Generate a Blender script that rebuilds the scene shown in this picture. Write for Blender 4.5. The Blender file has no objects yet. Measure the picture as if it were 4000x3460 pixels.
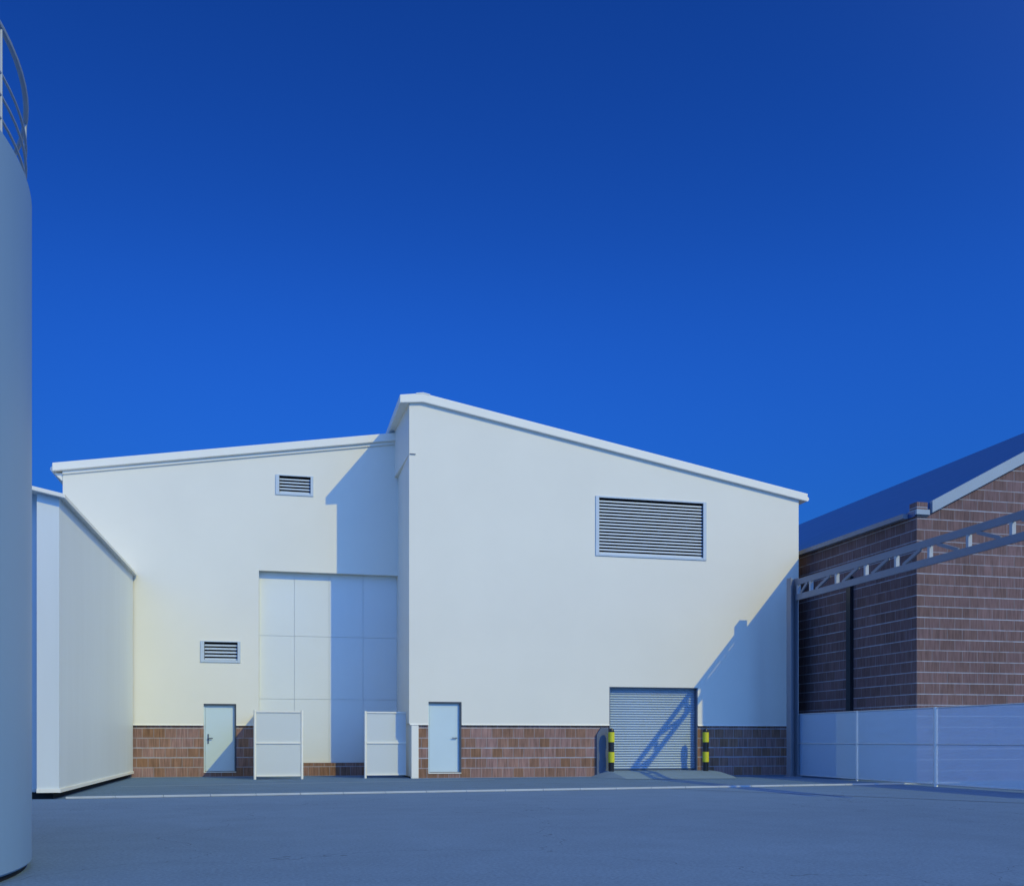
import bpy, bmesh, math, random
from mathutils import Vector
random.seed(4)
R = math.radians
scn = bpy.context.scene
COL = scn.collection

# ------------------------------------------------------------------ materials
def mat(name):
    m = bpy.data.materials.new(name); m.use_nodes = True
    nt = m.node_tree
    return m, nt, nt.nodes['Principled BSDF']

def N(nt, typ, **kw):
    n = nt.nodes.new(typ)
    for k, v in kw.items():
        setattr(n, k, v)
    return n

def paint(name, col, rough=0.5, var=0.04, scale=0.6, metal=0.0, bump=0.0, streak=False, spec=0.4):
    """Paint or metal with slow unevenness in tone and gloss."""
    m, nt, p = mat(name)
    L = nt.links
    tc = N(nt, 'ShaderNodeTexCoord')
    mp = N(nt, 'ShaderNodeMapping')
    mp.inputs['Scale'].default_value = (scale, scale, scale * (0.12 if streak else 1))
    L.new(tc.outputs['Object'], mp.inputs['Vector'])
    nz = N(nt, 'ShaderNodeTexNoise'); nz.inputs['Scale'].default_value = 1.0
    nz.inputs['Detail'].default_value = 6; nz.inputs['Roughness'].default_value = 0.6
    L.new(mp.outputs['Vector'], nz.inputs['Vector'])
    mr = N(nt, 'ShaderNodeMapRange')
    mr.inputs['From Min'].default_value = 0.25; mr.inputs['From Max'].default_value = 0.75
    mr.inputs['To Min'].default_value = 1 - var; mr.inputs['To Max'].default_value = 1 + var
    L.new(nz.outputs['Fac'], mr.inputs['Value'])
    mul = N(nt, 'ShaderNodeMix', data_type='RGBA', blend_type='MULTIPLY')
    mul.inputs['Factor'].default_value = 1
    mul.inputs['A'].default_value = (*col, 1)
    L.new(mr.outputs['Result'], mul.inputs['B'])
    L.new(mul.outputs['Result'], p.inputs['Base Color'])
    p.inputs['Metallic'].default_value = metal
    p.inputs['Specular IOR Level'].default_value = spec
    rr = N(nt, 'ShaderNodeMapRange')
    rr.inputs['To Min'].default_value = max(0.05, rough - 0.08); rr.inputs['To Max'].default_value = rough + 0.08
    L.new(nz.outputs['Fac'], rr.inputs['Value'])
    L.new(rr.outputs['Result'], p.inputs['Roughness'])
    if bump > 0:
        n2 = N(nt, 'ShaderNodeTexNoise'); n2.inputs['Scale'].default_value = 2.2
        n2.inputs['Detail'].default_value = 3
        L.new(tc.outputs['Object'], n2.inputs['Vector'])
        b = N(nt, 'ShaderNodeBump'); b.inputs['Strength'].default_value = bump
        b.inputs['Distance'].default_value = 0.02
        L.new(n2.outputs['Fac'], b.inputs['Height'])
        L.new(b.outputs['Normal'], p.inputs['Normal'])
    return m

def brick_mat(name, c1, c2, mortar, bw=0.44, bh=0.30, ms=0.007, bed=.016, perp=.3, streak=.4):
    m, nt, p = mat(name); L = nt.links
    tc = N(nt, 'ShaderNodeTexCoord')
    sx = N(nt, 'ShaderNodeSeparateXYZ'); L.new(tc.outputs['Object'], sx.inputs[0])
    ad = N(nt, 'ShaderNodeMath', operation='ADD')
    L.new(sx.outputs['X'], ad.inputs[0]); L.new(sx.outputs['Y'], ad.inputs[1])
    cb = N(nt, 'ShaderNodeCombineXYZ')
    L.new(ad.outputs[0], cb.inputs['X']); L.new(sx.outputs['Z'], cb.inputs['Y'])
    def bt(a, b, mo, w, h, s, off, mort=None):
        t = N(nt, 'ShaderNodeTexBrick'); t.offset = off; t.offset_frequency = 2
        t.inputs['Color1'].default_value = (*a, 1); t.inputs['Color2'].default_value = (*b, 1)
        t.inputs['Mortar'].default_value = (*mo, 1)
        t.inputs['Scale'].default_value = 1; t.inputs['Mortar Size'].default_value = s
        t.inputs['Mortar Smooth'].default_value = 0.15
        t.inputs['Brick Width'].default_value = w; t.inputs['Row Height'].default_value = h
        L.new(cb.outputs[0], t.inputs['Vector'])
        return t
    big = bt(c1, c2, c1, bw, bh, ms, 0.5)
    # streaks and per-area tone
    mp = N(nt, 'ShaderNodeMapping'); mp.inputs['Scale'].default_value = (22, 1.6, 1)
    L.new(cb.outputs[0], mp.inputs['Vector'])
    nz = N(nt, 'ShaderNodeTexNoise'); nz.inputs['Scale'].default_value = 1; nz.inputs['Detail'].default_value = 5
    L.new(mp.outputs['Vector'], nz.inputs['Vector'])
    r1 = N(nt, 'ShaderNodeMapRange'); r1.inputs['From Min'].default_value = .3; r1.inputs['From Max'].default_value = .7
    r1.inputs['To Min'].default_value = 1 - streak; r1.inputs['To Max'].default_value = 1 + streak
    L.new(nz.outputs['Fac'], r1.inputs['Value'])
    n2 = N(nt, 'ShaderNodeTexNoise'); n2.inputs['Scale'].default_value = .5; n2.inputs['Detail'].default_value = 4
    L.new(cb.outputs[0], n2.inputs['Vector'])
    r2 = N(nt, 'ShaderNodeMapRange'); r2.inputs['From Min'].default_value = .3; r2.inputs['From Max'].default_value = .7
    r2.inputs['To Min'].default_value = .85; r2.inputs['To Max'].default_value = 1.15
    L.new(n2.outputs['Fac'], r2.inputs['Value'])
    mm = N(nt, 'ShaderNodeMath', operation='MULTIPLY')
    L.new(r1.outputs[0], mm.inputs[0]); L.new(r2.outputs[0], mm.inputs[1])
    mx = N(nt, 'ShaderNodeMix', data_type='RGBA', blend_type='MULTIPLY'); mx.inputs['Factor'].default_value = 1
    L.new(big.outputs['Color'], mx.inputs['A']); L.new(mm.outputs[0], mx.inputs['B'])
    # keep the mortar pale where the streaks cross it
    m2 = N(nt, 'ShaderNodeMix', data_type='RGBA')
    m2.inputs['B'].default_value = (*mortar, 1)
    dv = N(nt, 'ShaderNodeMath', operation='DIVIDE'); dv.inputs[1].default_value = bh
    L.new(sx.outputs['Z'], dv.inputs[0])
    fr = N(nt, 'ShaderNodeMath', operation='FRACT'); L.new(dv.outputs[0], fr.inputs[0])
    ab = N(nt, 'ShaderNodeMath', operation='PINGPONG'); ab.inputs[1].default_value = .5
    L.new(fr.outputs[0], ab.inputs[0])
    lt = N(nt, 'ShaderNodeMapRange'); lt.inputs['From Min'].default_value = .9 * bed / bh; lt.inputs['From Max'].default_value = .35 * bed / bh
    L.new(ab.outputs[0], lt.inputs['Value'])
    rd = N(nt, 'ShaderNodeMath', operation='ROUND'); L.new(dv.outputs[0], rd.inputs[0])
    wn = N(nt, 'ShaderNodeTexWhiteNoise', noise_dimensions='1D'); L.new(rd.outputs[0], wn.inputs['W'])
    st = N(nt, 'ShaderNodeMapRange'); st.inputs['To Min'].default_value = .5; st.inputs['To Max'].default_value = .95
    L.new(wn.outputs['Value'], st.inputs['Value'])
    n3 = N(nt, 'ShaderNodeTexNoise'); n3.inputs['Scale'].default_value = 3.5; n3.inputs['Detail'].default_value = 3
    L.new(cb.outputs[0], n3.inputs['Vector'])
    r3 = N(nt, 'ShaderNodeMapRange'); r3.inputs['From Min'].default_value = .3; r3.inputs['From Max'].default_value = .6
    r3.inputs['To Min'].default_value = .55; r3.inputs['To Max'].default_value = 1
    L.new(n3.outputs['Fac'], r3.inputs['Value'])
    k1 = N(nt, 'ShaderNodeMath', operation='MULTIPLY'); L.new(lt.outputs[0], k1.inputs[0]); L.new(st.outputs[0], k1.inputs[1])
    k2 = N(nt, 'ShaderNodeMath', operation='MULTIPLY'); L.new(k1.outputs[0], k2.inputs[0]); L.new(r3.outputs[0], k2.inputs[1])
    pf = N(nt, 'ShaderNodeMath', operation='MULTIPLY'); pf.inputs[1].default_value = perp
    L.new(big.outputs['Fac'], pf.inputs[0])
    mxm = N(nt, 'ShaderNodeMath', operation='MAXIMUM'); L.new(k2.outputs[0], mxm.inputs[0]); L.new(pf.outputs[0], mxm.inputs[1])
    L.new(mxm.outputs[0], m2.inputs['Factor']); L.new(mx.outputs['Result'], m2.inputs['A'])
    L.new(m2.outputs['Result'], p.inputs['Base Color'])
    p.inputs['Roughness'].default_value = .9; p.inputs['Specular IOR Level'].default_value = .2
    b = N(nt, 'ShaderNodeBump'); b.inputs['Strength'].default_value = .5; b.inputs['Distance'].default_value = .01
    inv = N(nt, 'ShaderNodeMath', operation='SUBTRACT'); inv.inputs[0].default_value = 1
    L.new(big.outputs['Fac'], inv.inputs[1]); L.new(inv.outputs[0], b.inputs['Height'])
    L.new(b.outputs['Normal'], p.inputs['Normal'])
    return m

def asphalt_mat(name, col):
    m, nt, p = mat(name); L = nt.links
    tc = N(nt, 'ShaderNodeTexCoord')
    def noise(s, d, r=.55):
        n = N(nt, 'ShaderNodeTexNoise'); n.inputs['Scale'].default_value = s
        n.inputs['Detail'].default_value = d; n.inputs['Roughness'].default_value = r
        L.new(tc.outputs['Object'], n.inputs['Vector']); return n
    big = noise(.12, 5); mid = noise(1.3, 8, .7); fine = noise(28, 4, .7)
    def rng(n, a, b, lo=.3, hi=.7):
        r = N(nt, 'ShaderNodeMapRange'); r.inputs['From Min'].default_value = lo; r.inputs['From Max'].default_value = hi
        r.inputs['To Min'].default_value = a; r.inputs['To Max'].default_value = b
        L.new(n.outputs['Fac'], r.inputs['Value']); return r
    a = rng(big, .9, 1.1); b = rng(mid, .92, 1.08); c = rng(fine, .76, 1.24)
    m1 = N(nt, 'ShaderNodeMath', operation='MULTIPLY'); L.new(a.outputs[0], m1.inputs[0]); L.new(b.outputs[0], m1.inputs[1])
    m2 = N(nt, 'ShaderNodeMath', operation='MULTIPLY'); L.new(m1.outputs[0], m2.inputs[0]); L.new(c.outputs[0], m2.inputs[1])
    mx = N(nt, 'ShaderNodeMix', data_type='RGBA', blend_type='MULTIPLY'); mx.inputs['Factor'].default_value = 1
    # hairline cracks along a few warped cell edges
    wv = noise(.55, 4); wm = N(nt, 'ShaderNodeVectorMath', operation='SCALE'); wm.inputs['Scale'].default_value = 3.0
    L.new(wv.outputs['Color'], wm.inputs[0])
    wa = N(nt, 'ShaderNodeVectorMath', operation='ADD'); L.new(tc.outputs['Object'], wa.inputs[0]); L.new(wm.outputs[0], wa.inputs[1])
    vo = N(nt, 'ShaderNodeTexVoronoi', feature='DISTANCE_TO_EDGE'); vo.inputs['Scale'].default_value = .16
    L.new(wa.outputs[0], vo.inputs['Vector'])
    cr = N(nt, 'ShaderNodeMapRange'); cr.inputs['From Min'].default_value = .0004; cr.inputs['From Max'].default_value = .0022
    cr.inputs['To Min'].default_value = .62; cr.inputs['To Max'].default_value = 1
    L.new(vo.outputs['Distance'], cr.inputs['Value'])
    m9 = N(nt, 'ShaderNodeMath', operation='MULTIPLY'); L.new(m2.outputs[0], m9.inputs[0]); L.new(cr.outputs[0], m9.inputs[1])
    mx.inputs['A'].default_value = (*col, 1); L.new(m9.outputs[0], mx.inputs['B'])
    L.new(mx.outputs['Result'], p.inputs['Base Color'])
    p.inputs['Roughness'].default_value = .85; p.inputs['Specular IOR Level'].default_value = .3
    bp = N(nt, 'ShaderNodeBump'); bp.inputs['Strength'].default_value = .35; bp.inputs['Distance'].default_value = .01
    L.new(fine.outputs['Fac'], bp.inputs['Height']); L.new(bp.outputs['Normal'], p.inputs['Normal'])
    return m

def mesh_sheet_mat(name, col, opacity):
    """Fine white debris mesh: light gets through the small holes."""
    m, nt, p = mat(name); L = nt.links
    p.inputs['Base Color'].default_value = (*col, 1); p.inputs['Roughness'].default_value = .7
    tr = N(nt, 'ShaderNodeBsdfTransparent'); tl = N(nt, 'ShaderNodeBsdfTranslucent')
    tl.inputs['Color'].default_value = (*col, 1)
    m1 = N(nt, 'ShaderNodeMixShader'); m1.inputs[0].default_value = .12
    L.new(p.outputs[0], m1.inputs[1]); L.new(tl.outputs[0], m1.inputs[2])
    m2 = N(nt, 'ShaderNodeMixShader'); m2.inputs[0].default_value = opacity
    L.new(tr.outputs[0], m2.inputs[1]); L.new(m1.outputs[0], m2.inputs[2])
    L.new(m2.outputs[0], nt.nodes['Material Output'].inputs['Surface'])
    return m

ASPHALT = (.110, .193, .325)
M = {}
M['clad'] = paint('white_cladding', (.77, .745, .655), .55, .035, .35, bump=.05)
M['hutclad'] = paint('cabin_cladding', (.66, .71, .715), .5, .045, 1.4, streak=True)
M['trim'] = paint('white_trim', (.82, .80, .72), .45, .03, .8)
M['panel'] = paint('infill_paint', (.70, .73, .71), .5, .025, .5)
M['doorp'] = paint('door_paint', (.56, .68, .72), .45, .03, .9)
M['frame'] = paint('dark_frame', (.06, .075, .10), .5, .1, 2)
M['black'] = paint('black_void', (.006, .007, .009), .8, .2, 2)
M['jamb'] = paint('jamb_steel', (.10, .13, .19), .5, .1, 2)
M['roller'] = paint('roller_steel', (.37, .47, .58), .5, .05, 1.2, metal=.2, streak=True)
M['vent'] = paint('vent_metal', (.50, .58, .66), .45, .05, 2)
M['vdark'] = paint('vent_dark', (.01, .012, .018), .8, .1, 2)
M['steel'] = paint('grey_steel', (.215, .235, .28), .5, .08, 1.5)
M['galv'] = paint('galvanised', (.55, .6, .63), .4, .08, 2, metal=.3)
M['tank'] = paint('tank_shade_tint', (.19, .31, .46), .42, .05, .8, streak=True)  # blue-grey tone puts the tank's shade into its paint
M['brick'] = brick_mat('plinth_brick', (.235, .13, .08), (.295, .185, .172), (.48, .52, .60), bw=.33, ms=.011, bed=.022, perp=.3, streak=.34)
M['brick2'] = brick_mat('gable_brick', (.148, .095, .090), (.175, .114, .118), (.45, .49, .57), bw=.48, bh=.30, ms=.012, bed=.019, perp=.2, streak=.28)
M['slate'] = paint('slate_roof', (.034, .085, .22), .32, .12, 1.2, spec=.7)
M['fascia2'] = paint('grey_fascia', (.28, .35, .43), .5, .05, 1)
M['asph'] = asphalt_mat('asphalt', ASPHALT)
M['apron_falloff'] = asphalt_mat('falloff_asphalt', (.092, .165, .27))
M['conc'] = paint('kerb_concrete', (.44, .50, .56), .8, .10, 1.2)
M['ramp'] = paint('ramp_concrete', (.17, .25, .33), .85, .08, 1.6)
M['joint'] = paint('pale_joint', (.36, .46, .58), .8, .15, 3)
M['seal_shadow'] = paint('dark_joint_shadow', (.03, .036, .05), .8, .1, 3)  # for the tarmac seam and the painted kerb shadow
M['yellow'] = paint('yellow_sleeve', (.62, .60, .03), .45, .06, 6)
M['blackp'] = paint('black_post', (.016, .018, .024), .3, .1, 5)
M['upright'] = paint('upright_steel', (.40, .43, .47), .5, .08, 2)
M['rail'] = paint('rail_paint', (.28, .34, .42), .45, .06, 3)
M['mesh'] = mesh_sheet_mat('mesh_white', (.72, .76, .76), .86)
M['mesh2'] = mesh_sheet_mat('mesh_white_shaded', (.56, .76, .95), .52)  # white mesh again, its blue shade put into the colour

# ------------------------------------------------------------------ geometry helpers
class G:
    """Collects shapes in world coordinates; build() links ONE mesh object."""
    def __init__(s): s.bm = bmesh.new()
    def face(s, pts):
        try: return s.bm.faces.new([s.bm.verts.new(p) for p in pts])
        except ValueError: return None
    def box(s, x0, x1, y0, y1, z0, z1):
        v = [s.bm.verts.new((x, y, z)) for z in (z0, z1) for y in (y0, y1) for x in (x0, x1)]
        for f in ((0, 2, 3, 1), (4, 5, 7, 6), (0, 1, 5, 4), (2, 6, 7, 3), (0, 4, 6, 2), (1, 3, 7, 5)):
            s.bm.faces.new([v[i] for i in f])
        return s
    def prism(s, pts, axis, a, b):
        """Extrude a 2D outline along an axis ('y': pts=(x,z); 'x': pts=(y,z); 'z': pts=(x,y))."""
        def P(p, t):
            return {'y': (p[0], t, p[1]), 'x': (t, p[0], p[1]), 'z': (p[0], p[1], t)}[axis]
        A = [s.bm.verts.new(P(p, a)) for p in pts]; B = [s.bm.verts.new(P(p, b)) for p in pts]
        s.bm.faces.new(A); s.bm.faces.new(B[::-1]); n = len(pts)
        for i in range(n):
            j = (i + 1) % n
            s.bm.faces.new((A[j], A[i], B[i], B[j]))
        return s
    def bar(s, p, q, w, h, up=(0, 0, 1)):
        p, q = Vector(p), Vector(q); d = (q - p).normalized(); u = Vector(up)
        sx = d.cross(u)
        if sx.length < 1e-4: sx = d.cross(Vector((1, 0, 0)))
        sx.normalize(); u = sx.cross(d).normalized()
        A = []; B = []
        for a, b in ((-1, -1), (1, -1), (1, 1), (-1, 1)):
            o = sx * (a * w / 2) + u * (b * h / 2)
            A.append(s.bm.verts.new(p + o)); B.append(s.bm.verts.new(q + o))
        s.bm.faces.new(A[::-1]); s.bm.faces.new(B)
        for i in range(4):
            j = (i + 1) % 4; s.bm.faces.new((A[i], A[j], B[j], B[i]))
        return s
    def tube(s, pts, r, n=10, closed=False):
        pts = [Vector(p) for p in pts]; rings = []; k = len(pts)
        for i, p in enumerate(pts):
            if closed: d = pts[(i + 1) % k] - pts[i - 1]
            else: d = pts[min(i + 1, k - 1)] - pts[max(i - 1, 0)]
            d.normalize(); u = Vector((0, 0, 1))
            if abs(d.z) > .95: u = Vector((1, 0, 0))
            a = d.cross(u).normalized(); b = a.cross(d)
            rings.append([s.bm.verts.new(p + r * (math.cos(2 * math.pi * j / n) * a + math.sin(2 * math.pi * j / n) * b)) for j in range(n)])
        m = k if closed else k - 1
        for i in range(m):
            A, B = rings[i], rings[(i + 1) % k]
            for j in range(n):
                s.bm.faces.new((A[j], A[(j + 1) % n], B[(j + 1) % n], B[j]))
        if not closed:
            s.bm.faces.new(rings[0][::-1]); s.bm.faces.new(rings[-1])
        return s
    def lathe(s, cx, cy, prof, n=48, cap=True):
        rings = []
        for r, z in prof:
            rings.append([s.bm.verts.new((cx + r * math.cos(2 * math.pi * j / n), cy + r * math.sin(2 * math.pi * j / n), z)) for j in range(n)])
        for A, B in zip(rings, rings[1:]):
            for j in range(n):
                s.bm.faces.new((A[j], A[(j + 1) % n], B[(j + 1) % n], B[j]))
        if cap:
            s.bm.faces.new(rings[0][::-1]); s.bm.faces.new(rings[-1])
        return s
    def isec(s, cx, cy, z0, z1, w, d, tf, tw):
        """H column: flanges in the YZ plane at both X sides, web between them."""
        s.box(cx - w / 2, cx - w / 2 + tf, cy - d / 2, cy + d / 2, z0, z1)
        s.box(cx + w / 2 - tf, cx + w / 2, cy - d / 2, cy + d / 2, z0, z1)
        s.box(cx - w / 2 + tf, cx + w / 2 - tf, cy - tw / 2, cy + tw / 2, z0, z1)
        return s
    def build(s, name, m, parent=None, smooth=False, bevel=0.0):
        bmesh.ops.recalc_face_normals(s.bm, faces=s.bm.faces)
        me = bpy.data.meshes.new(name)
        off = Vector((0, 0, 0))
        if parent is not None:
            off = world(parent)
        for v in s.bm.verts: v.co -= off
        s.bm.to_mesh(me); s.bm.free()
        me.materials.append(m)
        if smooth:
            for f in me.polygons: f.use_smooth = True
        o = bpy.data.objects.new(name, me); COL.objects.link(o)
        if parent is not None: o.parent = parent
        if smooth:
            try: me.set_sharp_from_angle(angle=R(35))
            except Exception: pass
        if bevel > 0:
            b = o.modifiers.new('bevel', 'BEVEL'); b.width = bevel; b.segments = 2; b.limit_method = 'ANGLE'; b.angle_limit = R(40)
        return o

def world(o):
    v = Vector(o.location)
    while o.parent: o = o.parent; v += Vector(o.location)
    return v

def tag(o, label=None, cat=None, group=None, kind=None):
    if label: o['label'] = label
    if cat: o['category'] = cat
    if group: o['group'] = group
    if kind: o['kind'] = kind
    return o

def thing(name, loc, label, cat, group=None):
    o = bpy.data.objects.new(name, None); COL.objects.link(o); o.location = loc
    o.empty_display_size = .3
    return tag(o, label, cat, group)

def copy_tree(o, parent=None):
    c = o.copy(); COL.objects.link(c)
    if parent is not None: c.parent = parent
    for ch in [x for x in COL.objects if x.parent == o]: copy_tree(ch, c)
    return c

def wall_y(g, Y, xs, top, zbot, holes, depth):
    """Wall sheet on plane Y facing -Y. top(x) gives its upper edge; holes=(x0,x1,z0,z1) get reveals of a depth."""
    br = sorted(set([round(x, 4) for x in xs] + [round(h[i], 4) for h in holes for i in (0, 1)]))
    for a, b in zip(br, br[1:]):
        hs = sorted([(h[2], h[3]) for h in holes if h[0] <= a + 1e-4 and h[1] >= b - 1e-4])
        z = zbot
        for h0, h1 in hs:
            if h0 > z + 1e-4: g.face([(a, Y, z), (b, Y, z), (b, Y, h0), (a, Y, h0)])
            z = max(z, h1)
        if top(a) > z + 1e-4: g.face([(a, Y, z), (b, Y, z), (b, Y, top(b)), (a, Y, top(a))])
    for i, (x0, x1, z0, z1) in enumerate(holes):
        d = depth[i] if isinstance(depth, (list, tuple)) else depth
        Y2 = Y + d
        z0c = max(z0, zbot)
        g.face([(x0, Y, z0c), (x0, Y, z1), (x0, Y2, z1), (x0, Y2, z0c)])
        g.face([(x1, Y, z0c), (x1, Y2, z0c), (x1, Y2, z1), (x1, Y, z1)])
        if z1 < top((x0 + x1) / 2) - 1e-3: g.face([(x0, Y, z1), (x1, Y, z1), (x1, Y2, z1), (x0, Y2, z1)])
        if z0 > zbot: g.face([(x0, Y, z0), (x0, Y2, z0), (x1, Y2, z0), (x1, Y, z0)])

def lerp(pts):
    def f(x):
        if x <= pts[0][0]: 
            (a, b), (c, d) = pts[0], pts[1]
        elif x >= pts[-1][0]:
            (a, b), (c, d) = pts[-2], pts[-1]
        else:
            for (a, b), (c, d) in zip(pts, pts[1:]):
                if a <= x <= c: break
        return b + (d - b) * (x - a) / (c - a)
    return f

# ------------------------------------------------------------------ ground, kerb, ramp
g = G(); S = 600
g.face([(-S, -S, 0), (S, -S, 0), (S, S, 0), (-S, S, 0)])
tag(g.build('ground', M['asph']), kind='structure')

KL, KR = Vector((-3.93, 20.85, 0)), Vector((17.6, 22.72, 0))      # low concrete kerb across the yard
kd = (KR - KL).normalized(); kn = Vector((-kd.y, kd.x, 0))
g = G()
nseg = 24
for i in range(nseg):
    a = KL + kd * ((KR - KL).length * i / nseg + .004); b = KL + kd * ((KR - KL).length * (i + 1) / nseg - .004)
    P = [(a + kn * 0), (b + kn * 0), (b + kn * .13), (a + kn * .13)]
    g.prism([(p.x, p.y) for p in P], 'z', -.02, .04)
tag(g.build('kerb', M['conc'], bevel=.008), kind='structure')
g = G()                                                            # dark strip painting the shadow line at the kerb's foot
g.face([KL - kn * .05 + Vector((0, 0, .004)), KR - kn * .05 + Vector((0, 0, .004)), KR - kn * .005 + Vector((0, 0, .004)), KL - kn * .005 + Vector((0, 0, .004))])
tag(g.build('kerb_shadow_strip', M['seal_shadow']), kind='structure')

g = G()                                                            # pale joint line nearer the building
a, b = Vector((-3.6, 25.85, .008)), Vector((6.2, 27.9, .008)); n_ = Vector((-(b - a).y, (b - a).x, 0)).normalized()
g.face([a, b, b + n_ * .07, a + n_ * .07])
tag(g.build('ground_joint', M['joint']), kind='structure')
g = G()                                                            # dark sealed seam in the tarmac
a, b, c = Vector((9.0, 21.7, .004)), Vector((10.7, 19.3, .004)), Vector((14.4, 13.6, .004))
for p, q in ((a, b), (b, c)):
    n_ = Vector((-(q - p).y, (q - p).x, 0)).normalized()
    g.face([p, q, q + n_ * .05, p + n_ * .05])
tag(g.build('tarmac_seam', M['seal_shadow']), kind='structure')

YB, YW = 29.3, 32.0
g = G()                                                            # darker sheet beyond the kerb: the yard's light falloff put into colour
g.face([(KL.x - .02, KL.y + .05, .004), (KR.x, KR.y + .05, .004), (KR.x, 60, .004), (KL.x - .02, 60, .004)])
tag(g.build('apron_falloff', M['apron_falloff']), kind='structure')
g = G()                                                            # concrete ramp up to the roller door
bt = [(10.0, YB + .05, .185), (13.5, YB + .05, .185)]
ft = [(9.95, 27.2, 0.012), (13.25, 26.9, 0.012)]
fl = (9.55, YB + .05, 0.0); fr = (14.35, YB + .05, 0.0)
md = [(10.0, 28.55, .165), (13.45, 28.55, .165)]
g.face([md[0], md[1], bt[1], bt[0]]); g.face([ft[0], ft[1], md[1], md[0]])
g.face([fl, ft[0], md[0], bt[0]]); g.face([ft[1], fr, bt[1], md[1]])
tag(g.build('ramp', M['ramp']), kind='structure')

# ------------------------------------------------------------------ white warehouse (gabled block and set-back wing)
wh = thing('warehouse', (4.0, 29.3, 0), 'big white clad warehouse with pitched roof, brick plinth and roller shutter', 'warehouse')
rt = lerp([(3.619, 11.036), (4.308, 11.09), (16.87, 8.857)])
rtw = lerp([(-6.372, 9.10), (3.9, 10.735)])
LOU = (9.80, 13.27, 6.90, 8.63); ROL = (10.138, 13.09, .19, 2.787); D2 = (4.485, 5.484, .17, 2.275)
V1 = (.19, 1.15, 8.88, 9.41); V2 = (-2.06, -1.07, 3.60, 4.16); D1 = (-2.078, -1.11, .164, 2.255); BD = (-.427, 3.905, .411, 6.42)
ZP = 1.63

g = G()
wall_y(g, YB, [3.911, 4.308, 16.62], lambda x: rt(x) + .08, ZP, [LOU, (ROL[0], ROL[1], .0, ROL[3]), (D2[0], D2[1], 0, D2[3])], [.16, .22, .13])
g.face([(3.911, YB, ZP), (3.911, YB, rt(3.911) + .08), (3.911, YW, rt(3.911) + .08), (3.911, YW, ZP)])
g.face([(3.97, YB + .06, .05), (3.97, YB + .06, ZP), (3.97, YW, ZP), (3.97, YW, .05)])
g.face([(3.911, YB, ZP), (3.911, YW, ZP), (3.97, YW, ZP), (3.97, YB, ZP)])
g.face([(16.62, YB, 0), (16.62, 46, 0), (16.62, 46, rt(16.62) + .08), (16.62, YB, rt(16.62) + .08)])
g.face([(-6.1, 46, 0), (16.62, 46, 0), (16.62, 46, 8.8), (4.3, 46, 11.1), (-6.1, 46, 9.0)])
g.build('front_wall', M['clad'], wh)
# upper boxing on the return, a little proud of the wall, running out to nothing at the front corner
g = G()
zt = rt(3.8) + .02
for pts in ([(3.905, YB + .02, 9.58), (3.80, YW, 9.58), (3.80, YW, zt), (3.905, YB + .02, zt)],
            [(3.905, YB + .02, 9.58), (3.92, YB + .02, 9.58), (3.92, YW, 9.58), (3.80, YW, 9.58)]):
    g.face(pts)
g.build('upper_boxing', M['clad'], wh)
g = G(); g.box(3.93, 4.10, YB - .025, YB - .004, 9.572, 9.592); g.build('flashing_end', M['jamb'], wh)

g = G()
wall_y(g, YW, [-6.1, 3.911], lambda x: rtw(x) + .08, ZP, [V1, V2, (BD[0], BD[1], BD[2], BD[3]), (D1[0], D1[1], 0, D1[3])], [.16, .16, .27, .13])
g.face([(-6.1, YW, 0), (-6.1, YW, rtw(-6.1) + .08), (-6.1, 46, rtw(-6.1) + .08), (-6.1, 46, 0)])
g.build('wing_wall', M['clad'], wh)

PB = .05
g = G()
wall_y(g, YB + PB, [4.19, ROL[0]], lambda x: ZP, 0, [(D2[0], D2[1], D2[2], ZP)], [.08])
g.face([(ROL[0], YB + PB, 0), (ROL[0], YB + PB, ZP), (ROL[0], YB + .22, ZP), (ROL[0], YB + .22, 0)])
g.build('brick_plinth', M['brick'], wh)
g = G()
wall_y(g, YB + PB, [ROL[1], 16.62], lambda x: ZP, 0, [], [])
g.face([(ROL[1], YB + PB, 0), (ROL[1], YB + .22, 0), (ROL[1], YB + .22, ZP), (ROL[1], YB + PB, ZP)])
g.build('brick_plinth', M['brick'], wh)
g = G()
wall_y(g, YW + PB, [-6.1, 3.97], lambda x: ZP, 0, [(BD[0], BD[1], BD[2], ZP), (D1[0], D1[1], D1[2], ZP)], [.22, .08])
g.build('brick_plinth', M['brick'], wh)
# drip flashing over the brick
for x0, x1 in ((3.93, D2[0]), (D2[1], ROL[0]), (ROL[1], 16.62)):
    g = G(); g.prism([(YB - .02, ZP - .045), (YB + .045, ZP - .045), (YB + .045, ZP), (YB - .006, ZP), (YB - .006, ZP - .01)], 'x', x0, x1)
    g.build('drip_flashing', M['trim'], wh)
for x0, x1 in ((-6.1, D1[0]), (D1[1], BD[0])):
    g = G(); g.prism([(YW - .02, ZP - .045), (YW + .045, ZP - .045), (YW + .045, ZP), (YW - .006, ZP), (YW - .006, ZP - .01)], 'x', x0, x1)
    g.build('drip_flashing', M['trim'], wh)
g = G(); g.box(3.975, 4.19, YB - .005, YB + .2, 0, ZP - .05); g.build('corner_guard', M['trim'], wh, bevel=.012)
g = G()
g.prism([(9.72, 0), (10.10, 0), (10.10, 1.52), (9.86, 1.52), (9.72, 1.30)], 'y', YB - .03, YB + .045)
g.build('shaded_jamb_guard', M['jamb'], wh, bevel=.01)  # dark steel tone stands in for the bollard's shade across the guard

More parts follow.
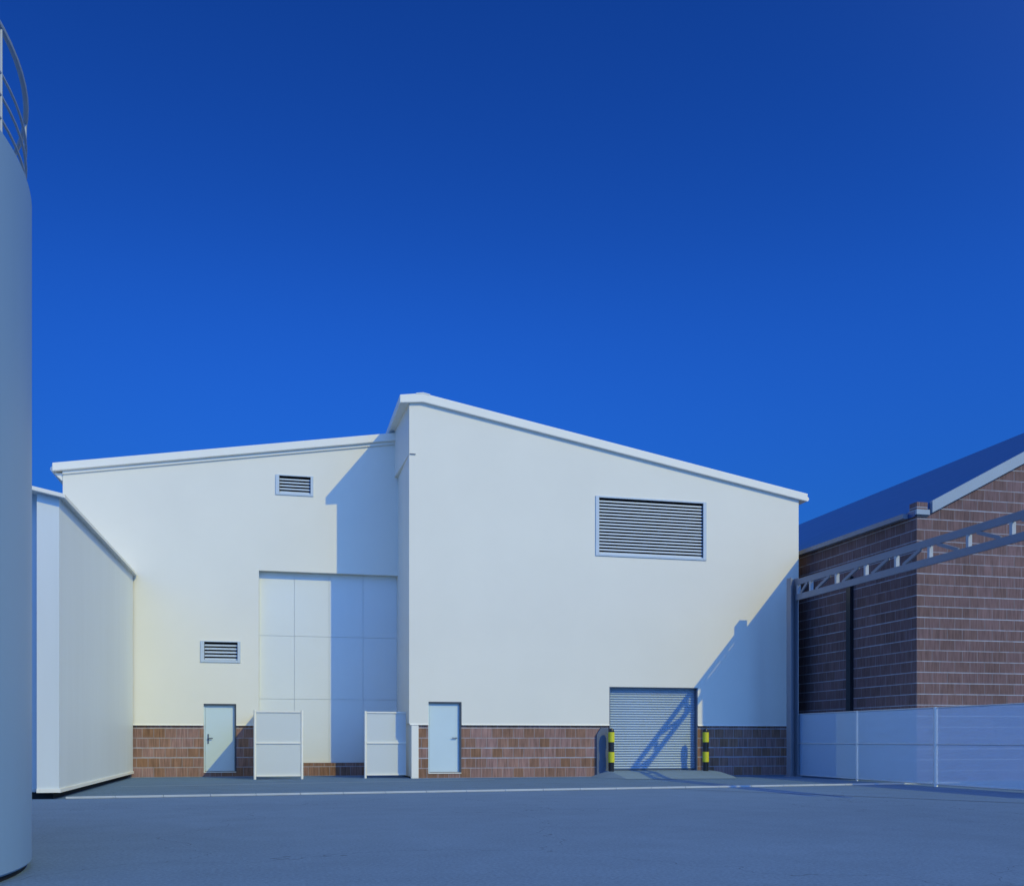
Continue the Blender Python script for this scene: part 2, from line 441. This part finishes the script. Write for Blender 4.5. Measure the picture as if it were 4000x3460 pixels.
# roofs
g = G()
g.prism([(3.619, 11.036), (4.308, 11.11), (16.87, 8.877), (16.906, 9.132), (4.308, 11.383), (3.619, 11.283)], 'y', YB - .10, 46.2)
ro = g.build('roof', M['trim'], wh, bevel=.025)
g = G()
g.prism([(3.93, 11.02), (4.308, 11.07), (16.62, 8.88), (16.62, 8.92), (4.308, 11.108), (3.93, 11.06)], 'y', YB - .015, YB + .05)
g.build('verge_trim', M['trim'], ro)
g = G(); g.tube([(16.91, YB - .02, 8.98), (16.93, 46, 8.98)], .075, 12); g.build('gutter', M['trim'], ro, smooth=True)
g = G()
g.prism([(4.10, 11.362), (4.308, 11.396), (4.52, 11.358), (4.52, 11.325), (4.308, 11.37), (4.10, 11.335)], 'y', YB - .11, 46.2)
g.build('ridge_cap', M['trim'], ro)
g = G()
g.prism([(-6.372, 9.104), (3.91, 10.735), (3.91, 10.99), (-6.372, 9.354)], 'y', YW - .14, 46.2)
rw = g.build('roof', M['trim'], wh, bevel=.025)
g = G()
g.prism([(-6.1, 9.055), (3.91, 10.645), (3.91, 10.733), (-6.1, 9.143)], 'y', YW - .05, YW + .05)
g.build('verge_trim', M['trim'], rw)
g = G(); g.tube([(-6.36, YW + .0, 9.2), (-6.40, 46, 9.2)], .09, 12); g.build('gutter', M['trim'], rw, smooth=True)
g = G(); g.prism([(-6.36, 9.09), (-6.11, 9.10), (-6.11, 8.86)], 'y', YW + .02, 46); g.build('eaves_box', M['trim'], rw)

# doors
def door(D, Y, handle_right, dep):
    x0, x1, z0, z1 = D
    g = G(); yl = Y + dep - .03
    g.box(x0 + .045, x1 - .045, yl, yl + .05, z0 + .012, z1 - .045)
    d = g.build('door', M['doorp'], wh, bevel=.006)
    g = G()
    g.box(x0, x0 + .04, yl - .015, yl + .05, z0, z1); g.box(x1 - .04, x1, yl - .015, yl + .05, z0, z1)
    g.box(x0 + .04, x1 - .04, yl - .015, yl + .05, z1 - .04, z1)
    g.build('frame', M['doorp'], d)
    g = G()
    hx = x1 - .13 if handle_right else x0 + .13; s = -1 if handle_right else 1
    hz = z0 + 1.03
    if handle_right:
        g.tube([(hx, yl - .05, hz), (hx + s * .15, yl - .05, hz)], .014, 8)
        g.tube([(hx, yl - .05, hz), (hx, yl + .005, hz)], .012, 8)
    else:
        g.box(hx - .022, hx + .022, yl - .012, yl + .002, hz - .17, hz + .13)
        g.tube([(hx, yl - .06, hz), (hx + s * .14, yl - .06, hz)], .016, 8)
        g.tube([(hx, yl - .06, hz), (hx, yl - .005, hz)], .013, 8)
    g.build('handle', M['jamb'], d)
    g = G(); g.box(x0 - .0, x1, Y + .03, yl + .05, z0 - .03, z0 - .002); g.build('sill', M['trim'], d)
    return d
door(D1, YW, False, .13); door(D2, YB, True, .13)
# dark door reveal liners, widened at right and top to draw the reveals' shade
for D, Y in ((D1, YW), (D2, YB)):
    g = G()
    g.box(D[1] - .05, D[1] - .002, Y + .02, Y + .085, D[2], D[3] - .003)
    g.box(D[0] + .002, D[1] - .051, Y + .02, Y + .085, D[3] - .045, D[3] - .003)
    g.build('reveal_liner_shade', M['frame'], wh)

# louvred vents
def vent(H, Y, n, fw, label):
    x0, x1, z0, z1 = H
    fl, fr, ft, fb = fw
    g = G(); o = .03
    def rail(a, b, c, d): g.box(a, b, Y - o, Y + .008, c, d)
    rail(x0 - fl, x0, z0 - fb, z1 + ft); rail(x1, x1 + fr, z0 - fb, z1 + ft)
    rail(x0, x1, z1, z1 + ft); rail(x0, x1, z0 - fb, z0)
    v = g.build('vent', M['vent'], wh, bevel=.006)
    v['label'] = label
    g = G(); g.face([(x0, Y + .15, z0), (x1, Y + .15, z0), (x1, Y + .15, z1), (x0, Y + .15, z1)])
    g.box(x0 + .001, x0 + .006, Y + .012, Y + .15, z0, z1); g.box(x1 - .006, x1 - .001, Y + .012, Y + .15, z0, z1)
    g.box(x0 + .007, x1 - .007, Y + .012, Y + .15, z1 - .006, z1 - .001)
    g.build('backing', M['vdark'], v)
    g = G(); p = (z1 - z0 - .03) / n
    for i in range(n):
        z = z0 + .01 + i * p; h = p * .46
        g.prism([(Y + .035, z), (Y + .042, z), (Y + .05, z + h * .9), (Y + .12, z + h * 1.25), (Y + .12, z + h * 1.25 + .008), (Y + .04, z + h)], 'x', x0 + .008, x1 - .008)
    g.build('louvre_blades', M['vent'], v)
    return v
vent(V1, YW, 5, (.11, .09, .03, .07), 'small louvred vent high under the wing eaves')
vent(V2, YW, 5, (.11, .09, .03, .07), 'small louvred vent above the left door')
vent(LOU, YB, 17, (.11, .11, .05, .07), 'large louvred vent high on the gable block')

# tall infill panels of the wing
g = G()
x0, x1, z0, z1 = BD
yl = YW + .25
g.face([(x0, yl + .012, z0), (x1, yl + .012, z0), (x1, yl + .012, z1), (x0, yl + .012, z1)])
cx = [x0, .657, 1.735, 2.815, x1]; cz = [z0, 2.43, 4.42, z1]; q = .005
for i in range(4):
    for j in range(3):
        g.box(cx[i] + q, cx[i + 1] - q, yl - .01, yl + .010, cz[j] + q, cz[j + 1] - q)
g.build('infill_panel', M['panel'], wh)

# roller shutter
x0, x1, z0, z1 = ROL
g = G(); n = 33; p = (z1 - z0) / n; yr = YB + .215
prof = []
for i in range(n):
    for t, d in ((0, .016), (.16, .016), (.20, -.010), (.40, -.022), (.62, -.024), (.86, -.014), (.93, .0)):
        prof.append((yr + d, z0 + .03 + (i + t) * p * (1 - .03 / (z1 - z0))))
for (ya, za), (yb, zb) in zip(prof, prof[1:]):
    g.face([(x0 + .03, ya, za), (x1 - .03, ya, za), (x1 - .03, yb, zb), (x0 + .03, yb, zb)])
sh = g.build('roller_door', M['roller'], wh)
g = G(); g.box(x0 + .03, x1 - .03, yr - .03, yr + .03, z0 - .0, z0 + .03); g.build('bottom_bar', M['frame'], sh)
g = G()
g.box(x0 + .002, x0 + .03, YB + .012, yr + .03, z0, z1 - .004); g.box(x1 - .03, x1 - .002, YB + .012, yr + .03, z0, z1 - .004)
g.box(x0 + .031, x1 - .031, YB + .012, yr + .03, z1 - .02, z1 - .004)
g.build('guide_rails', M['jamb'], sh)
g = G(); g.box(x0, x1, YB + .06, yr + .05, z0 - .19, z0 - .004); g.build('threshold', M['ramp'], wh)

# ------------------------------------------------------------------ cabin on the left
HX, HY = -4.03, 20.8
hut = thing('cabin', (-6.0, 26.0, 0), 'tall pale windowless cabin raised off the ground, standing against the warehouse wing', 'cabin')
zb, ze = .20, 5.83
sl = .21
def hz(x): return ze + (HX - x) * sl if x > -6.6 else ze + (HX + 6.6) * sl - (-6.6 - x) * sl
DX = -4.43
g = G()
g.face([(HX, HY, zb), (HX, YW - .06, zb), (HX, YW - .06, hz(HX)), (HX, HY, hz(HX))])
g.face([(DX, HY, zb), (HX, HY, zb), (HX, HY, hz(HX)), (DX, HY, hz(DX))])
g.face([(DX, HY, zb), (DX, HY, hz(DX)), (DX, HY + .35, hz(DX)), (DX, HY + .35, zb)])
g.face([(-9.2, HY + .35, zb), (DX, HY + .35, zb), (DX, HY + .35, hz(DX)), (-6.6, HY + .35, hz(-6.6)), (-9.2, HY + .35, hz(-9.2))])
g.face([(-9.2, YW - .06, zb), (-9.2, HY + .35, zb), (-9.2, HY + .35, hz(-9.2)), (-9.2, YW - .06, hz(-9.2))])
for v in g.bm.verts:
    v.co.x -= (v.co.y - HY) * .008
    if v.co.z > 3: v.co.z += (v.co.y - HY) * .026
g.build('wall', M['hutclad'], hut)
g = G(); o = .13
def rz(x): return hz(x) + .0
g.prism([(HX + o, rz(HX + o)), (HX + o, rz(HX + o) + .08), (-6.6, rz(-6.6) + .08), (-9.3, rz(-9.3) + .08), (-9.3, rz(-9.3)), (-6.6, rz(-6.6))], 'y', HY - .17, YW - .06)
for v in g.bm.verts:
    v.co.z += (v.co.y - HY) * .026
    v.co.x -= (v.co.y - HY) * .008
g.build('roof', M['trim'], hut, bevel=.01)
g = G()
g.box(DX - .0, HX + .03, HY - .03, HY + .02, zb - .07, zb + .0)
g.box(HX - .02, HX + .03, HY + .02, YW - .06, zb - .07, zb + .0)
g.box(-9.2, DX - .001, HY + .3, HY + .36, zb - .07, zb)
for v in g.bm.verts: v.co.x -= (v.co.y - HY) * .008
g.build('base_trim', M['trim'], hut)
g = G(); g.box(-9.0, HX - .14, HY + .16, YW - .1, .0, zb - .071)
for v in g.bm.verts: v.co.x -= (v.co.y - HY) * .008
g.build('skid_base', M['black'], hut)

# ------------------------------------------------------------------ storage tank in the left foreground
TX, TY, TR, TZ = -5.5, 9.24, 3.415, 6.06
tk = thing('storage_tank', (TX, TY, 0), 'round shade-tinted storage tank with a guard rail on top, in the left foreground', 'tank')
g = G(); g.lathe(TX, TY, [(TR - .02, .05), (TR, .07), (TR, 2.0), (TR, 4.0), (TR, TZ - .02), (TR - .02, TZ)], 160, cap=False); sh_ = g.build('shell', M['tank'], tk, smooth=True)
g = G(); g.lathe(TX, TY, [(TR - .02, TZ), (.01, TZ + .25)], 96, cap=False); g.build('roof', M['tank'], tk, smooth=True)
g = G(); g.lathe(TX, TY, [(TR - .05, 0), (TR - .05, .055)], 96); g.build('base_ring', M['black'], tk, smooth=True)
rr_ = TR - .05
def ring(z, r, nm):
    g = G(); g.tube([(TX + rr_ * math.cos(2 * math.pi * i / 120), TY + rr_ * math.sin(2 * math.pi * i / 120), z) for i in range(120)], r, 8, closed=True)
    return g.build(nm, M['rail'], gr_, smooth=True)
gr_ = bpy.data.objects.new('guard_rail', None); COL.objects.link(gr_); gr_.parent = tk; gr_.location = (0, 0, TZ)
ring(TZ + .90, .024, 'top_rail')
for z in (.52, .34, .15): ring(TZ + z, .012, 'mid_rail')
for k in range(16):
    th = R(-6.5 + 22.5 * k)
    px, py = TX + rr_ * math.cos(th), TY + rr_ * math.sin(th)
    g = G(); g.tube([(px, py, TZ - .03), (px, py, TZ + .88)], .013, 8); g.build('post', M['rail'], gr_, smooth=True)

# ------------------------------------------------------------------ brick building on the right
BX, BY, BZ = 17.13, 23.9, 7.28
RX, RZ = 25.9, 11.86
bb = thing('brick_building', (BX, BY, 0), 'brown brick gabled building with dark slate roof behind the mesh fence', 'building')
FX = 2 * RX - BX
g = G()
g.face([(BX, BY, 0), (FX, BY, 0), (FX, BY, BZ), (RX, BY, RZ), (BX, BY, BZ)])
g.face([(BX, 46, 0), (BX, BY, 0), (BX, BY, BZ), (BX, 46, BZ)])
g.face([(FX, BY, 0), (FX, 46, 0), (FX, 46, BZ), (FX, BY, BZ)])
g.face([(FX, 46, 0), (BX, 46, 0), (BX, 46, BZ), (RX, 46, RZ), (FX, 46, BZ)])
g.build('wall', M['brick2'], bb)
s_ = (RZ - BZ) / (RX - BX)
g = G(); t = .16
g.prism([(BX - .06, BZ - .06 * s_), (RX, RZ), (FX + .06, BZ - .06 * s_), (FX + .06, BZ - .06 * s_ + t), (RX, RZ + t), (BX - .06, BZ - .06 * s_ + t)], 'y', BY + .02, 46)
rb = g.build('roof', M['slate'], bb)
g = G()
a0 = BX + .42
g.prism([(a0, BZ + (a0 - BX) * s_ - .14), (RX, RZ - .14), (FX, BZ - .14), (FX, BZ + .185), (RX, RZ + .185), (a0, BZ + (a0 - BX) * s_ + .185)], 'y', BY - .10, BY + .019)
g.build('fascia', M['fascia2'], rb)
g = G(); g.box(BX - .22, BX - .062, BY + .31, 46, BZ - .03, BZ + .10); g.build('gutter', M['steel'], rb)
# corner kneeler: stone cap and brick stub
kn_ = G(); kn_.box(BX - .05, BX + .36, BY - .07, BY + .30, BZ + .02, BZ + .16); ko = kn_.build('kneeler', M['fascia2'], bb)
g = G(); g.box(BX - .03, BX + .30, BY - .05, BY + .28, BZ + .161, BZ + .36); g.build('brick_stub', M['brick2'], ko)
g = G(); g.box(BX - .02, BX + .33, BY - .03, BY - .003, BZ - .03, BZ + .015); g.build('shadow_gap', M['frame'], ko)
g = G(); g.box(BX - .12, BX - .003, 26.95, 27.17, 0, 6.1); g.build('downpipe', M['blackp'], bb)

# ------------------------------------------------------------------ lattice gantry
GX = 15.65
q = GX / 16.2
def gz(z): return 1.16 + (z - 1.16) * q
gt = thing('lattice_gantry', (GX, 29.0 * q, 0), 'grey steel lattice gantry on one post, running out above the fence', 'gantry')
zt1, zt0, zb1, zb0 = gz(6.24), gz(6.05), gz(5.76), gz(5.57)
yf = 28.72 * q; yn = 12.0 * q
g = G(); g.box(GX - .18, GX - .16, yf - .01, yf + .26, 0, gz(6.30)); g.box(GX + .055, GX + .075, yf - .01, yf + .26, 0, gz(6.30)); g.box(GX - .159, GX + .054, yf + .235, yf + .255, 0, gz(6.30)); po = g.build('post', M['steel'], gt)
g = G(); g.box(GX - .25, GX + .15, yf - .08, yf + .32, 0, .025); g.build('base_plate', M['steel'], po)
def chord(z0, z1, nm):
    g = G(); w = .055; tf = .012
    g.box(GX - w / 2, GX + w / 2, yn, yf, z1 - tf, z1); g.box(GX - w / 2, GX + w / 2, yn, yf, z0, z0 + tf)
    g.box(GX - w / 2, GX - w / 2 + .012, yn, yf, z0 + tf, z1 - tf)
    return g.build(nm, M['steel'], gt)
chord(zt0, zt1, 'top_chord'); chord(zb0, zb1, 'bottom_chord')
ys = [28.6 * q] + [v * q for v in (27.84, 26.39, 24.90, 23.49, 22.1, 20.65, 19.2, 17.75, 16.3, 14.85, 13.4)]
for i, y in enumerate(ys):
    g = G(); g.box(GX - .012, GX + .075, y + .034, y + .044, zb1 - .004, zt0 + .004)
    g.box(GX - .024, GX - .012, y - .044, y + .044, zb1 - .004, zt0 + .004)
    g.box(GX - .012, GX + .075, y - .044, y - .034, zb1 - .004, zt0 + .004)
    g.build('upright', M['upright'], gt)
for i, (a, b) in enumerate(zip(ys, ys[1:])):
    far_low = i < 5
    m_ = (a - b) * .23
    ya, yb_ = a - m_, b + m_
    za, zb_ = (zb1 + .0, zt0 - .0) if far_low else (zt0 - .0, zb1 + .0)
    g = G(); g.bar((GX, ya, za), (GX, yb_, zb_), .05, .085)
    g.build('diagonal', M['steel'], gt)

# ------------------------------------------------------------------ fences
def panel_y(X, y0, y1, parent, mesh_m, z0=.09, z1=1.94, rail_m=M['galv']):
    """A framed mesh panel in the plane X=const."""
    g = G(); g.box(X - .003, X + .003, y0, y1, z0, z1); s = g.build('mesh_panel', mesh_m, parent)
    for z in (z0, (z0 + z1) / 2 + .04, z1):
        g = G(); g.tube([(X, y0, z), (X, y1, z)], .017, 8); g.build('rail', rail_m, s, smooth=True)
    return s
def panel_x(Y, x0, x1, parent, mesh_m, z0=.11, z1=1.96):
    g = G(); g.box(x0, x1, Y - .003, Y + .003, z0, z1); s = g.build('mesh_panel', mesh_m, parent)
    for z in (z0, (z0 + z1) / 2 + .02, z1):
        g = G(); g.box(x0, x1, Y - .03, Y + .02, z - .022, z + .022); g.build('rail', M['trim'], s)
    return s
def post(X, Y, h, parent, r, m, name='post'):
    g = G(); g.tube([(X, Y, 0), (X, Y, h)], r, 12); return g.build(name, m, parent, smooth=True)

FXX = 15.8
fq = FXX / 16.35
fy = [28.9 * fq, 25.55 * fq, 22.05 * fq, 18.6 * fq, 15.2 * fq]
fr_ = thing('mesh_fence', (FXX, fy[1], 0), 'long shade-tinted white mesh fence beneath the steel gantry by the brick building', 'fence', 'mesh fences in the yard')
for a, b in zip(fy, fy[1:]): panel_y(FXX, b + .03, a - .03, fr_, M['mesh2'], .06, 1.16 + .80 * fq)
for i, y in enumerate(fy): post(FXX, y, 1.16 + .82 * fq, fr_, (.03, .03, .05, .05, .05)[i], M['trim'])

YP = 29.62
pl = thing('mesh_fence', (.15, YP, 0), 'sunlit white mesh fence bay beside the left door, with a side bay to the wall', 'fence', 'mesh fences in the yard')
xl, xr = -.51, .82
post(xl, YP, 2.0, pl, .037, M['trim']); post(xr, YP, 2.0, pl, .037, M['trim'])
panel_x(YP, xl + .04, xr - .04, pl, M['mesh'])
panel_y(xl, YP + .05, YW - .03, pl, M['mesh'], .11, 1.96)
YQ = 29.78
pr = thing('mesh_fence', (3.2, YQ, 0), 'white mesh fence bay half in shade at the corner of the gabled block', 'fence', 'mesh fences in the yard')
post(2.67, YQ, 2.0, pr, .037, M['trim'])
panel_x(YQ, 2.71, 3.88, pr, M['mesh'])

# ------------------------------------------------------------------ bollards
def make_bollard(x, y):
    b = thing('bollard', (x, y, .165), 'yellow and black bollard left of the roller shutter, in the sun', 'bollard', 'bollards guarding the roller shutter')
    r = .082
    g = G(); g.lathe(x, y, [(r, .165), (r, 1.40), (r * .93, 1.45), (r * .7, 1.485), (r * .3, 1.50)], 24); g.build('post', M['blackp'], b, smooth=True)
    for z0, z1 in ((.45, .77), (1.07, 1.38)):
        g = G(); g.lathe(x, y, [(r + .002, z0), (r + .016, z0 + .004), (r + .016, z1 - .004), (r + .002, z1)], 24); g.build('sleeve', M['yellow'], b, smooth=True)
    return b
b1 = make_bollard(10.10, 29.0)
b2 = copy_tree(b1); b2.location = (13.165, 28.87, .165)
b2['label'] = 'yellow and black bollard right of the roller shutter, against the shaded brick'

# ------------------------------------------------------------------ light
KX, KM = .72, .885                                                  # sun: sideways and upward run per metre towards the viewer
el = math.atan(KM / math.hypot(1, KX))
SUN = Vector((KX, -1, KM)).normalized()
sd = bpy.data.lights.new('sun', 'SUN'); sd.energy = 2.12; sd.angle = R(.5); sd.color = (1, .84, .17)
so = bpy.data.objects.new('sun', sd); COL.objects.link(so)
so.rotation_euler = SUN.to_track_quat('Z', 'Y').to_euler(); so.location = (20, -20, 30)

w = bpy.data.worlds.new('World'); scn.world = w; w.use_nodes = True
nt = w.node_tree; bg = nt.nodes['Background']
sky = nt.nodes.new('ShaderNodeTexSky'); sky.sky_type = 'NISHITA'; sky.sun_disc = False
sky.sun_elevation = el
sky.sun_rotation = math.atan2(SUN.x, SUN.y)
sky.air_density = 1.0; sky.dust_density = .6; sky.ozone_density = 3.0; sky.altitude = 200
pre = nt.nodes.new('ShaderNodeMix'); pre.data_type = 'RGBA'; pre.blend_type = 'MULTIPLY'
pre.inputs['Factor'].default_value = 1; pre.inputs['B'].default_value = (.30, .30, .30, 1)
gm = nt.nodes.new('ShaderNodeGamma'); gm.inputs['Gamma'].default_value = 1.7
tn = nt.nodes.new('ShaderNodeMix'); tn.data_type = 'RGBA'; tn.blend_type = 'MULTIPLY'
tn.inputs['Factor'].default_value = 1; tn.inputs['B'].default_value = (.46, 1.58, 3.2, 1)
nt.links.new(sky.outputs[0], pre.inputs['A']); nt.links.new(pre.outputs['Result'], gm.inputs['Color'])
nt.links.new(gm.outputs[0], tn.inputs['A']); # glow lobes added behind the viewer: pale at the sun, blue fill beyond
tc = nt.nodes.new('ShaderNodeTexCoord')
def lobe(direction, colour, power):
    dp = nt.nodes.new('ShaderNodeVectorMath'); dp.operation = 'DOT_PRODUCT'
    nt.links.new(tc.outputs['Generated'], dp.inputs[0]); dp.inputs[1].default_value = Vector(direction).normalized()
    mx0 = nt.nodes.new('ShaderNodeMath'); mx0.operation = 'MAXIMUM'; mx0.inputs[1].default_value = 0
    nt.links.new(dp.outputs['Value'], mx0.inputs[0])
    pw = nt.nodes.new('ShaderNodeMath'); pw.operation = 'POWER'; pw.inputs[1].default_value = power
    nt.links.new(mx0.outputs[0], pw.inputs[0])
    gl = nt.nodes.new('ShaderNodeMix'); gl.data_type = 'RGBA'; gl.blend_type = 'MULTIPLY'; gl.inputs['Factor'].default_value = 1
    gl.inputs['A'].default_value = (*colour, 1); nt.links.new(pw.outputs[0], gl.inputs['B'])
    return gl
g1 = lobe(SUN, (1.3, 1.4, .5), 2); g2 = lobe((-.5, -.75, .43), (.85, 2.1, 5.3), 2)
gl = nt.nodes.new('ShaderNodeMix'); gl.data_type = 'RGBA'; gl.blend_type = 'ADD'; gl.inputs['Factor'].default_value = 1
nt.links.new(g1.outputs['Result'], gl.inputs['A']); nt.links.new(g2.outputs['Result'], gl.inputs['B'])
sm = nt.nodes.new('ShaderNodeMix'); sm.data_type = 'RGBA'; sm.blend_type = 'ADD'; sm.inputs['Factor'].default_value = 1
# the sky opposite the sun is kept from brightening towards the horizon
d2 = nt.nodes.new('ShaderNodeVectorMath'); d2.operation = 'DOT_PRODUCT'
nt.links.new(tc.outputs['Generated'], d2.inputs[0]); d2.inputs[1].default_value = Vector((-KX, 1, 0)).normalized()
m3 = nt.nodes.new('ShaderNodeMath'); m3.operation = 'MAXIMUM'; m3.inputs[1].default_value = 0
nt.links.new(d2.outputs['Value'], m3.inputs[0])
p3 = nt.nodes.new('ShaderNodeMath'); p3.operation = 'POWER'; p3.inputs[1].default_value = 5
nt.links.new(m3.outputs[0], p3.inputs[0])
f3 = nt.nodes.new('ShaderNodeMath'); f3.operation = 'MULTIPLY_ADD'; f3.inputs[1].default_value = -.55; f3.inputs[2].default_value = 1
nt.links.new(p3.outputs[0], f3.inputs[0])
dm = nt.nodes.new('ShaderNodeMix'); dm.data_type = 'RGBA'; dm.blend_type = 'MULTIPLY'; dm.inputs['Factor'].default_value = 1
sz = nt.nodes.new('ShaderNodeSeparateXYZ'); nt.links.new(tc.outputs['Generated'], sz.inputs[0])
hr = nt.nodes.new('ShaderNodeMapRange'); hr.interpolation_type = 'SMOOTHSTEP'
hr.inputs['From Min'].default_value = .08; hr.inputs['From Max'].default_value = .42
hr.inputs['To Min'].default_value = .42; hr.inputs['To Max'].default_value = 1
nt.links.new(sz.outputs['Z'], hr.inputs['Value'])
h4 = nt.nodes.new('ShaderNodeMath'); h4.operation = 'MULTIPLY'
nt.links.new(f3.outputs[0], h4.inputs[0]); nt.links.new(hr.outputs[0], h4.inputs[1])
nt.links.new(tn.outputs['Result'], dm.inputs['A']); nt.links.new(h4.outputs[0], dm.inputs['B'])
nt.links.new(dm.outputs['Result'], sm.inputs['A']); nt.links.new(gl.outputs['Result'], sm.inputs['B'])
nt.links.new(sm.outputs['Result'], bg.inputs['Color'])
bg.inputs['Strength'].default_value = .15

# ------------------------------------------------------------------ camera
cd = bpy.data.cameras.new('camera'); cam = bpy.data.objects.new('camera', cd); COL.objects.link(cam)
cam.location = (0, 0, 1.16)
cam.rotation_euler = (R(90), 0, R(-13.5))
cd.sensor_fit = 'HORIZONTAL'; cd.sensor_width = 36; cd.lens = 36 * 2014 / 2072
cd.shift_x = 0
cd.shift_y = (1495 - 896) / 2072
cd.clip_start = .1; cd.clip_end = 3000
scn.camera = cam

scn.view_settings.view_transform = 'Standard'; scn.view_settings.look = 'None'
scn.view_settings.exposure = 0; scn.view_settings.gamma = 1
scn.render.resolution_x = 1024; scn.render.resolution_y = 885
